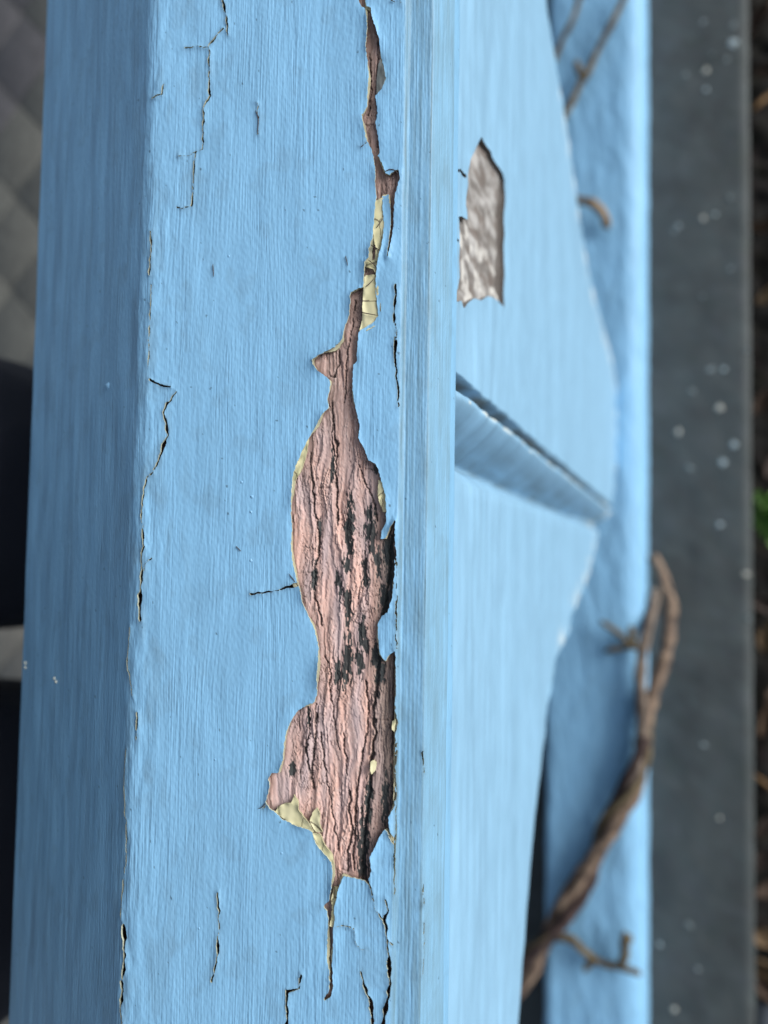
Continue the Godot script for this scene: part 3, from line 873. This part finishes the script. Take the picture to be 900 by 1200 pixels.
# ------------------------------------------------------------------ stone, floor, ground
func slab(x0: float, x1: float, z0: float, z1: float, y0: float, y1: float, ease: float, step: float, color: Callable, bump: float) -> ArrayMesh:
	var corners: Array[Vector2] = [Vector2(x0, y0), Vector2(x0, y1), Vector2(x1, y1), Vector2(x1, y0)]
	var long := 2.0 * (y1 - y0) + x1 - x0
	var us := steps([0.0, step, long])
	var vs := steps([z0, step, z1])
	var PN := section(corners, us, 0.0, func(u: float) -> float: return minf(ease, minf(u, long - u)))
	var h := filled(us, vs, 0.0)
	var c := PackedColorArray()
	c.resize(h.size())
	for j in vs.size():
		for i in us.size():
			h[j * us.size() + i] = bump * soft.get_noise_2d(us[i] * 16.0, vs[j] * 16.0)
			c[j * us.size() + i] = color.call(us[i], vs[j])
	return sheet(PN[0], PN[1], us, vs, filled(us, vs, 1.0), h, c)


func build_plinth() -> void:
	var stone := put("stone_plinth", slab(-0.5, 0.1012, -2.0, 2.0, -0.05, 0.15, 0.006, 0.012, func(u: float, v: float) -> Color:
		var n := 1.0 + 0.35 * soft.get_noise_2d(u * 11.0, v * 9.0) + 0.25 * smoothstep(0.2, 0.5, soft.get_noise_2d(u * 24.0 + 9.0, v * 30.0)) + 0.2 * soft.get_noise_2d(u * 70.0, v * 70.0)
		return Color(0.045 * n, 0.056 * n, 0.06 * n), 0.0012), tinted(0.75))
	tag(stone, "dark slate grey stone ledge spotted with pale specks under the balustrade", "stone ledge")
	var pale := [matte(Color(0.33, 0.4, 0.43)), matte(Color(0.2, 0.24, 0.26)), matte(Color(0.42, 0.42, 0.38)), matte(Color(0.13, 0.16, 0.17))]
	for k in range(0, STONE_SPOTS.size(), 2):
		var r := rng.randf_range(0.0032, 0.0058)
		var dot := blob(r, 0.0009)
		var o := put("lichen_spot", dot, pale[rng.randi() % 4], stone)
		o.position = Vector3(STONE_SPOTS[k] * 0.0001, 0.1502, STONE_SPOTS[k + 1] * 0.0001)
		o.rotation.y = rng.randf() * TAU
		o.scale = Vector3(rng.randf_range(0.6, 1.3), 1.0, rng.randf_range(0.6, 1.3))


func blob(r: float, high: float) -> ArrayMesh:
	var st := SurfaceTool.new()
	st.begin(Mesh.PRIMITIVE_TRIANGLES)
	var n := 14
	var rim := []
	var mid := []
	var ph := rng.randf() * 9.0
	for k in n:
		var a := TAU * k / n
		var q := r * (1.0 + 0.5 * soft.get_noise_2d(cos(a) * 0.9 + ph, sin(a) * 0.9))
		rim.append(Vector3(cos(a) * q, -0.0003, sin(a) * q))
		mid.append(Vector3(cos(a) * q * 0.7, high * 0.8, sin(a) * q * 0.7))
	for k in n:
		var m := (k + 1) % n
		for p in [Vector3(0, high, 0), mid[m], mid[k], mid[k], mid[m], rim[m], mid[k], rim[m], rim[k]]:
			st.add_vertex(p)
	st.index()
	st.generate_normals()
	return st.commit()


func build_porch_floor() -> void:
	var bed := MeshInstance3D.new()
	var slab_mesh := BoxMesh.new()
	slab_mesh.size = Vector3(4.0, 0.1, 6.0)
	bed.mesh = slab_mesh
	bed.name = "porch_floor"
	bed.position = Vector3(-2.5, 0.045, 0.0)
	bed.material_override = matte(Color(0.115, 0.117, 0.11))
	add_child(bed)
	structure(bed, "porch floor of small grey diagonal tiles left of the handrail")
	var looks := []
	for k in 5:
		var m := tinted(0.55)
		m.vertex_color_use_as_albedo = false
		m.roughness = 0.7
		m.albedo_color = [Color(0.142, 0.148, 0.138), Color(0.134, 0.14, 0.131), Color(0.148, 0.152, 0.14), Color(0.1, 0.1, 0.112), Color(0.27, 0.26, 0.23)][k].linear_to_srgb()
		m.uv1_triplanar = true
		m.uv1_world_triplanar = true
		m.uv1_scale = Vector3.ONE * 3.0
		m.albedo_texture = speckle()
		looks.append(m)
	var side := 0.166
	var tile := tile_mesh(side - 0.004, 0.0035)
	var d := Vector2(0.7071, 0.7071) * side
	var e := Vector2(0.7071, -0.7071) * side
	for a in range(-9, 10):
		for b in range(-9, 10):
			var q: Vector2 = Vector2(-1.535, -0.852 + 0.1174) + d * a + e * b
			if q.x < -2.0 or q.x > -0.62 or q.y < -1.5 or q.y > 1.0:
				continue
			var o := put("floor_tile", tile, looks[3 if q.y < -1.08 and q.x < -1.5 else 4 if q.y > 0.2 and q.y < 0.42 else rng.randi() % 3], bed)
			o.position = Vector3(q.x, 0.0955, q.y) - bed.position
			o.rotation.y = PI / 4


var speckle_map: NoiseTexture2D

func speckle() -> NoiseTexture2D:
	if speckle_map == null:
		speckle_map = NoiseTexture2D.new()
		speckle_map.width = 512
		speckle_map.height = 512
		speckle_map.seamless = true
		var n := FastNoiseLite.new()
		n.seed = 21
		n.frequency = 0.02
		n.fractal_octaves = 5
		speckle_map.noise = n
		var g := Gradient.new()
		g.set_color(0, Color(0.72, 0.72, 0.72))
		g.set_color(1, Color(1, 1, 1))
		speckle_map.color_ramp = g
	return speckle_map


func tile_mesh(side: float, high: float) -> ArrayMesh:
	var st := SurfaceTool.new()
	st.begin(Mesh.PRIMITIVE_TRIANGLES)
	var a := side / 2.0
	var b := a - 0.002
	var rings := [[a, 0.0], [a, high - 0.0015], [b, high]]
	var quad := [Vector2(-1, -1), Vector2(1, -1), Vector2(1, 1), Vector2(-1, 1)]
	for k in 4:
		var p: Vector2 = quad[k]
		var q: Vector2 = quad[(k + 1) % 4]
		for r in 2:
			var p0 := Vector3(p.x * rings[r][0], rings[r][1], p.y * rings[r][0])
			var q0 := Vector3(q.x * rings[r][0], rings[r][1], q.y * rings[r][0])
			var p1 := Vector3(p.x * rings[r + 1][0], rings[r + 1][1], p.y * rings[r + 1][0])
			var q1 := Vector3(q.x * rings[r + 1][0], rings[r + 1][1], q.y * rings[r + 1][0])
			for v in [p0, q0, q1, p0, q1, p1]:
				st.add_vertex(v)
	for v in [Vector3(-b, high, -b), Vector3(b, high, -b), Vector3(b, high, b), Vector3(-b, high, -b), Vector3(b, high, b), Vector3(-b, high, b)]:
		st.add_vertex(v)
	st.generate_normals()
	return st.commit()


func build_ground() -> void:
	var us := steps([0.06, 0.01, 0.4, 0.1, 2.0, 4.0, 30.0])
	var vs := steps([-30.0, 4.0, -2.0, 0.2, -1.1, 0.01, 0.95, 0.2, 2.0, 4.0, 30.0])
	var P := PackedVector2Array()
	var N := PackedVector2Array()
	for u in us:
		P.append(Vector2(u, 0.0))
		N.append(Vector2(0, 1))
	var h := filled(us, vs, 0.0)
	var c := PackedColorArray()
	c.resize(h.size())
	for j in vs.size():
		for i in us.size():
			var k := j * us.size() + i
			h[k] = 0.012 * soft.get_noise_2d(us[i] * 22.0, vs[j] * 22.0) - 0.012
			var n := 1.0 + 0.6 * soft.get_noise_2d(us[i] * 60.0, vs[j] * 60.0)
			c[k] = Color(0.006 * n, 0.005 * n, 0.0045 * n)
	var soil := put("soil", sheet(P, N, us, vs, filled(us, vs, 1.0), h, c), tinted(1.0))
	structure(soil, "dark garden soil beyond the stone ledge")
	var slabs := put("paving_slab", slab(0.112, 0.5, 0.757, 1.2, -0.05, 0.006, 0.006, 0.02, func(u: float, v: float) -> Color:
		var n := 1.0 + 0.25 * soft.get_noise_2d(u * 30.0, v * 30.0)
		return Color(0.14 * n, 0.16 * n, 0.19 * n), 0.001), tinted(0.9))
	tag(slabs, "pale grey paving slab at the end of the dark soil strip", "paving slab")


# ------------------------------------------------------------------ plants
func tube(list: Array, r0: float, r1: float, twist := 0.0, offset := 0.0, phase := 0.0, ridges := 0.18, each := 0.004) -> ArrayMesh:
	var curve := Curve3D.new()
	for k in range(0, list.size(), 3):
		curve.add_point(Vector3(list[k], list[k + 1], list[k + 2]) * 0.0001)
	for k in curve.point_count:
		var a := curve.get_point_position(maxi(k - 1, 0))
		var b := curve.get_point_position(mini(k + 1, curve.point_count - 1))
		curve.set_point_in(k, (a - b) * 0.17)
		curve.set_point_out(k, (b - a) * 0.17)
	curve.bake_interval = minf(0.003, each)
	var long := curve.get_baked_length()
	var n := maxi(int(long / each), 6)
	var m := 12
	var st := SurfaceTool.new()
	st.begin(Mesh.PRIMITIVE_TRIANGLES)
	var side := Vector3.UP
	for k in n + 1:
		var t := float(k) / n
		var p := curve.sample_baked(t * long, true)
		var dir := (curve.sample_baked(minf(t * long + each, long), true) - curve.sample_baked(maxf(t * long - each, 0.0), true)).normalized()
		side = (side - dir * side.dot(dir)).normalized()
		var other := dir.cross(side)
		var turn := phase + twist * t * long
		p += (side * cos(turn) + other * sin(turn)) * offset
		var r := lerpf(r0, r1, t) * (1.0 + 0.22 * soft.get_noise_2d(t * long * 30.0, phase * 5.0 + r0 * 900.0))
		if k == 0 or k == n:
			r *= 0.35
		for q in m:
			var a := TAU * q / m
			var rr := r * (1.0 + ridges * fine.get_noise_3d(cos(a + turn * 0.6) * 2.0, sin(a + turn * 0.6) * 2.0, t * long * 25.0))
			var bark := 0.5 + 0.5 * soft.get_noise_3d(cos(a + turn * 0.6) * 1.5, sin(a + turn * 0.6) * 1.5, t * long * 16.0 + phase) + 0.25 * fine.get_noise_3d(cos(a) * 5.0, sin(a) * 5.0, t * long * 60.0)
			st.set_color(Color(0.03, 0.021, 0.022).lerp(Color(0.34, 0.285, 0.24), clampf(bark * 1.5 - 0.35, 0.0, 1.0)))  # bark streaks, contrast raised to imitate a lit and a shadowed side
			st.add_vertex(p + (side * cos(a) + other * sin(a)) * rr)
	for k in n:
		for q in m:
			var a := k * m + q
			var b := k * m + (q + 1) % m
			for v in [a, b, a + m, b, b + m, a + m]:
				st.add_index(v)
	for q in range(1, m - 1):
		for v in [0, q + 1, q, n * m, n * m + q, n * m + q + 1]:
			st.add_index(v)
	st.generate_normals()
	return st.commit()


func bark(tint: Color) -> StandardMaterial3D:
	var m := tinted(0.85)
	m.albedo_color = tint
	return m


func build_vine() -> void:
	var grey := bark(Color(0.92, 0.9, 0.88))
	var tan := bark(Color(0.82, 0.8, 0.66))
	var vine := base("vine", Vector3.ZERO)
	tag(vine, "thick twisted dry brown vine stem lying across the lower rail", "vine")
	put("stem", tube(VINE_STEM, 0.0108, 0.0098, 19.0, 0.0085, 0.0), bark(Color(1.0, 0.94, 0.88)), vine)
	put("stem", tube(VINE_STEM.slice(0, 27), 0.0098, 0.008, 19.0, 0.0088, PI), bark(Color(0.55, 0.48, 0.5)), vine)
	put("stem", tube(VINE_STEM.slice(0, 36), 0.006, 0.005, 26.0, 0.0115, 1.6), tan, vine)
	put("stem", tube(VINE_STRAND, 0.0085, 0.0075, 0.0, 0.0, 0.0), grey, vine)
	put("twig", tube(VINE_TWIG, 0.0052, 0.004), tan, vine)
	put("twig", tube(VINE_FORK, 0.0046, 0.0038), tan, vine)
	put("bud", tube(VINE_BUD, 0.005, 0.0045), tan, vine)
	put("twig", tube(LOW_TWIG, 0.0068, 0.0042), tan, vine)
	put("twig", tube(LOW_SPUR, 0.0055, 0.004), tan, vine)
	put("twig", tube(LOW_BUD, 0.0052, 0.0068), tan, vine)
	put("bud", tube(LOW_TIP, 0.0058, 0.003), tan, vine)
	var long := base("vine_twig", Vector3.ZERO)
	tag(long, "longer brown twig with a knobbly spur at the top of the lower rail", "twig")
	put("stem", tube(TOP_TWIG, 0.0045, 0.0058), tan, long)
	put("spur", tube(TOP_SPUR, 0.0055, 0.0045), tan, long)
	var thin := put("vine_twig", tube(TOP_THIN, 0.0042, 0.005), tan)
	tag(thin, "short plain twig nearest the board's edge at the top of the lower rail", "twig")
	var stub := put("vine_twig", tube(STUB, 0.0056, 0.0062, 0.0, 0.0, 0.0, 0.4), bark(Color(1.2, 1.12, 0.95)))
	tag(stub, "small bent tan twig lying alone on the lower rail beside the board", "twig")


func leaf_mesh(long: float, wide: float, curl: float, ph: float) -> ArrayMesh:
	var st := SurfaceTool.new()
	st.begin(Mesh.PRIMITIVE_TRIANGLES)
	var n := 10
	for k in n + 1:
		var t := float(k) / n
		var half := wide * pow(sin(PI * clampf(t * 0.94 + 0.03, 0.0, 1.0)), 0.8) * (1.0 + 0.15 * sin(t * 21.0 + ph))
		for q in 5:
			var s := (q - 2) / 2.0
			var y := curl * (s * s * wide + 0.35 * long * (t - 0.5) * (t - 0.5)) + 0.12 * wide * sin(t * 9.0 + s * 3.0 + ph)
			st.add_vertex(Vector3(s * half, y, (t - 0.5) * long))
	for k in n:
		for q in 4:
			var a := k * 5 + q
			for v in [a, a + 1, a + 5, a + 1, a + 6, a + 5]:
				st.add_index(v)
	st.generate_normals()
	return st.commit()


func build_litter() -> void:
	var looks := []
	for tone in [Color(0.045, 0.026, 0.016), Color(0.08, 0.048, 0.028), Color(0.025, 0.015, 0.012), Color(0.13, 0.085, 0.045)]:
		var m := matte(tone, 0.8)
		m.cull_mode = BaseMaterial3D.CULL_DISABLED
		looks.append(m)
	var shapes := []
	for k in 5:
		shapes.append(leaf_mesh(0.05 + 0.008 * k, 0.013 + 0.002 * (k % 3), 0.5 + 0.25 * k, k * 1.7))
	var order := []
	for k in range(0, LEAF_SPOTS.size(), 2):
		order.append([LEAF_SPOTS[k + 1], LEAF_SPOTS[k]])
	order.sort()
	var nth := ["topmost", "second", "third", "fourth", "fifth", "sixth", "seventh", "eighth", "ninth", "tenth", "eleventh", "twelfth", "thirteenth", "fourteenth", "fifteenth", "lowest"]
	for k in order.size():
		var tone := rng.randi() % 4
		var o := put("dead_leaf", shapes[rng.randi() % 5], looks[tone])
		o.position = Vector3(order[k][1] * 0.0001 + rng.randf_range(0.002, 0.014), 0.012, order[k][0] * 0.0001)
		o.rotation = Vector3(rng.randf_range(-0.4, 0.4), rng.randf() * TAU, rng.randf_range(-0.4, 0.4))
		tag(o, "curled %s dead leaf, %s down the strip of dark soil" % [["brown", "light brown", "dark brown", "tan"][tone], nth[k]], "leaf", "dead leaves on the dark soil")
	var low := put("fallen_twig", tube(SOIL_TWIG, 0.004, 0.003), bark(Color(1.0, 0.85, 0.6)))
	tag(low, "tan twig on the dark soil level with the twisted vine", "twig")
	var high := put("fallen_twig", tube(SOIL_TWIG_TOP, 0.005, 0.004), bark(Color(1.0, 0.85, 0.6)))
	tag(high, "tan twig on the dark soil near the top of the stone ledge", "twig")
	var plant := base("weed", Vector3(0.135, 0.0, -0.062))
	tag(plant, "small green weed growing in the soil beside the stone ledge", "plant")
	var green := matte(Color(0.075, 0.17, 0.03), 0.6)
	green.backlight_enabled = true
	green.backlight = Color(0.2, 0.4, 0.08)
	green.cull_mode = BaseMaterial3D.CULL_DISABLED
	for k in 13:
		var o := put("leaf", shapes[k % 3], green, plant)
		var a := k * 2.4
		var r := 0.006 + 0.0032 * k
		o.position = Vector3(cos(a) * r * 0.7, 0.035 - 0.001 * k, sin(a) * r)
		o.rotation = Vector3(0.35, -a + PI / 2, 0.0)
		o.scale = Vector3.ONE * 0.62


# ------------------------------------------------------------------ the person at the rail
func build_person() -> void:
	var joints := [   # from, to, radius at each
		[Vector3(-0.61, 0.97, -0.04), Vector3(-0.60, 0.56, -0.06), 0.13, 0.1],
		[Vector3(-0.60, 0.56, -0.06), Vector3(-0.63, 0.19, -0.08), 0.1, 0.075],
		[Vector3(-0.61, 0.97, 0.275), Vector3(-0.60, 0.56, 0.31), 0.15, 0.115],
		[Vector3(-0.60, 0.56, 0.31), Vector3(-0.63, 0.19, 0.33), 0.115, 0.08],
		[Vector3(-0.64, 1.08, 0.0), Vector3(-0.64, 1.08, 0.18), 0.12, 0.12],
	]
	var legs := flesh(joints, Vector3(-0.82, 0.10, -0.26), Vector3(-0.42, 1.24, 0.5), 0.013)
	var cloth := matte(Color(0.006, 0.009, 0.02), 0.85)
	cloth.rim_enabled = true
	cloth.rim = 0.2
	var who := base("person", Vector3(-0.62, 0.10, 0.09))
	tag(who, "person in dark navy trousers standing close beside the handrail", "person")
	put("trousers", legs, cloth, who)
	var coat := flesh([  # upper body out of view, leaned in to shade the rail's sloping side
		[Vector3(-0.65, 1.12, 0.0), Vector3(-0.65, 1.12, 0.18), 0.128, 0.128],
		[Vector3(-0.65, 1.12, 0.09), Vector3(-0.4, 1.46, 0.26), 0.13, 0.14],
		[Vector3(-0.4, 1.47, 0.1), Vector3(-0.4, 1.47, 0.42), 0.11, 0.11],
	], Vector3(-0.88, 0.95, -0.2), Vector3(-0.22, 1.68, 0.58), 0.015)
	put("unseen_jacket", coat, cloth, who)
	for z in [-0.085, 0.33]:
		var shoe := flesh([
			[Vector3(-0.66, 0.15, z), Vector3(-0.48, 0.132, z), 0.042, 0.032],
			[Vector3(-0.64, 0.2, z), Vector3(-0.62, 0.15, z), 0.045, 0.042],
		], Vector3(-0.74, 0.10, z - 0.06), Vector3(-0.42, 0.27, z + 0.06), 0.007)
		put("shoe", shoe, matte(Color(0.012, 0.012, 0.014), 0.5), who)
	for part in who.get_children():
		part.position -= who.position


# tapered capsules joined smoothly, meshed as surface nets
func flesh(bones: Array, lo: Vector3, hi: Vector3, cell: float) -> ArrayMesh:
	var nx := int((hi.x - lo.x) / cell) + 2
	var ny := int((hi.y - lo.y) / cell) + 2
	var nz := int((hi.z - lo.z) / cell) + 2
	var f := PackedFloat32Array()
	f.resize(nx * ny * nz)
	for x in nx:
		for y in ny:
			for z in nz:
				var p := lo + Vector3(x, y, z) * cell
				var d := 1.0
				for b in bones:
					var a: Vector3 = b[0]
					var ab: Vector3 = b[1] - b[0]
					var t := clampf((p - a).dot(ab) / ab.length_squared(), 0.0, 1.0)
					var q := (p - a - ab * t).length() - lerpf(b[2], b[3], t)
					var k := 0.025
					var hh := clampf(0.5 + 0.5 * (d - q) / k, 0.0, 1.0)
					d = lerpf(d, q, hh) - k * hh * (1.0 - hh)
				d += 0.005 * fine.get_noise_3d(p.x * 14.0, p.y * 22.0, p.z * 14.0)
				if x == 0 or y == 0 or z == 0 or x == nx - 1 or y == ny - 1 or z == nz - 1:
					d = maxf(d, 0.001)
				f[(x * ny + y) * nz + z] = d
	var at := {}
	var pos := PackedVector3Array()
	var offs := [0, nz * ny, nz, nz * ny + nz, 1, nz * ny + 1, nz + 1, nz * ny + nz + 1]
	var edges := [[0, 1], [2, 3], [4, 5], [6, 7], [0, 2], [1, 3], [4, 6], [5, 7], [0, 4], [1, 5], [2, 6], [3, 7]]
	for x in nx - 1:
		for y in ny - 1:
			for z in nz - 1:
				var k := (x * ny + y) * nz + z
				var mask := 0
				for m in 8:
					if f[k + offs[m]] < 0.0:
						mask |= 1 << m
				if mask == 0 or mask == 255:
					continue
				var sum := Vector3.ZERO
				var n := 0
				for e in edges:
					var fa := f[k + offs[e[0]]]
					var fb := f[k + offs[e[1]]]
					if (fa < 0.0) != (fb < 0.0):
						var t := fa / (fa - fb)
						var pa := Vector3(e[0] & 1, e[0] >> 1 & 1, e[0] >> 2 & 1)
						var pb := Vector3(e[1] & 1, e[1] >> 1 & 1, e[1] >> 2 & 1)
						sum += pa.lerp(pb, t)
						n += 1
				at[k] = pos.size()
				pos.append(lo + (Vector3(x, y, z) + sum / n) * cell)
	var st := SurfaceTool.new()
	st.begin(Mesh.PRIMITIVE_TRIANGLES)
	for p in pos:
		st.add_vertex(p)
	var step := [ny * nz, nz, 1]
	for k in at:
		for axis in 3:
			var b: int = step[(axis + 1) % 3]
			var c: int = step[(axis + 2) % 3]
			var fa := f[k]
			var fb := f[k + step[axis]]
			if (fa < 0.0) == (fb < 0.0) or not at.has(k - b) or not at.has(k - c) or not at.has(k - b - c):
				continue
			var q := [at[k], at[k - b], at[k - b - c], at[k - c]]
			if fa < 0.0:
				q = [at[k], at[k - c], at[k - b - c], at[k - b]]
			for m in [0, 1, 2, 0, 2, 3]:
				st.add_index(q[m])
	st.generate_normals()
	return st.commit()
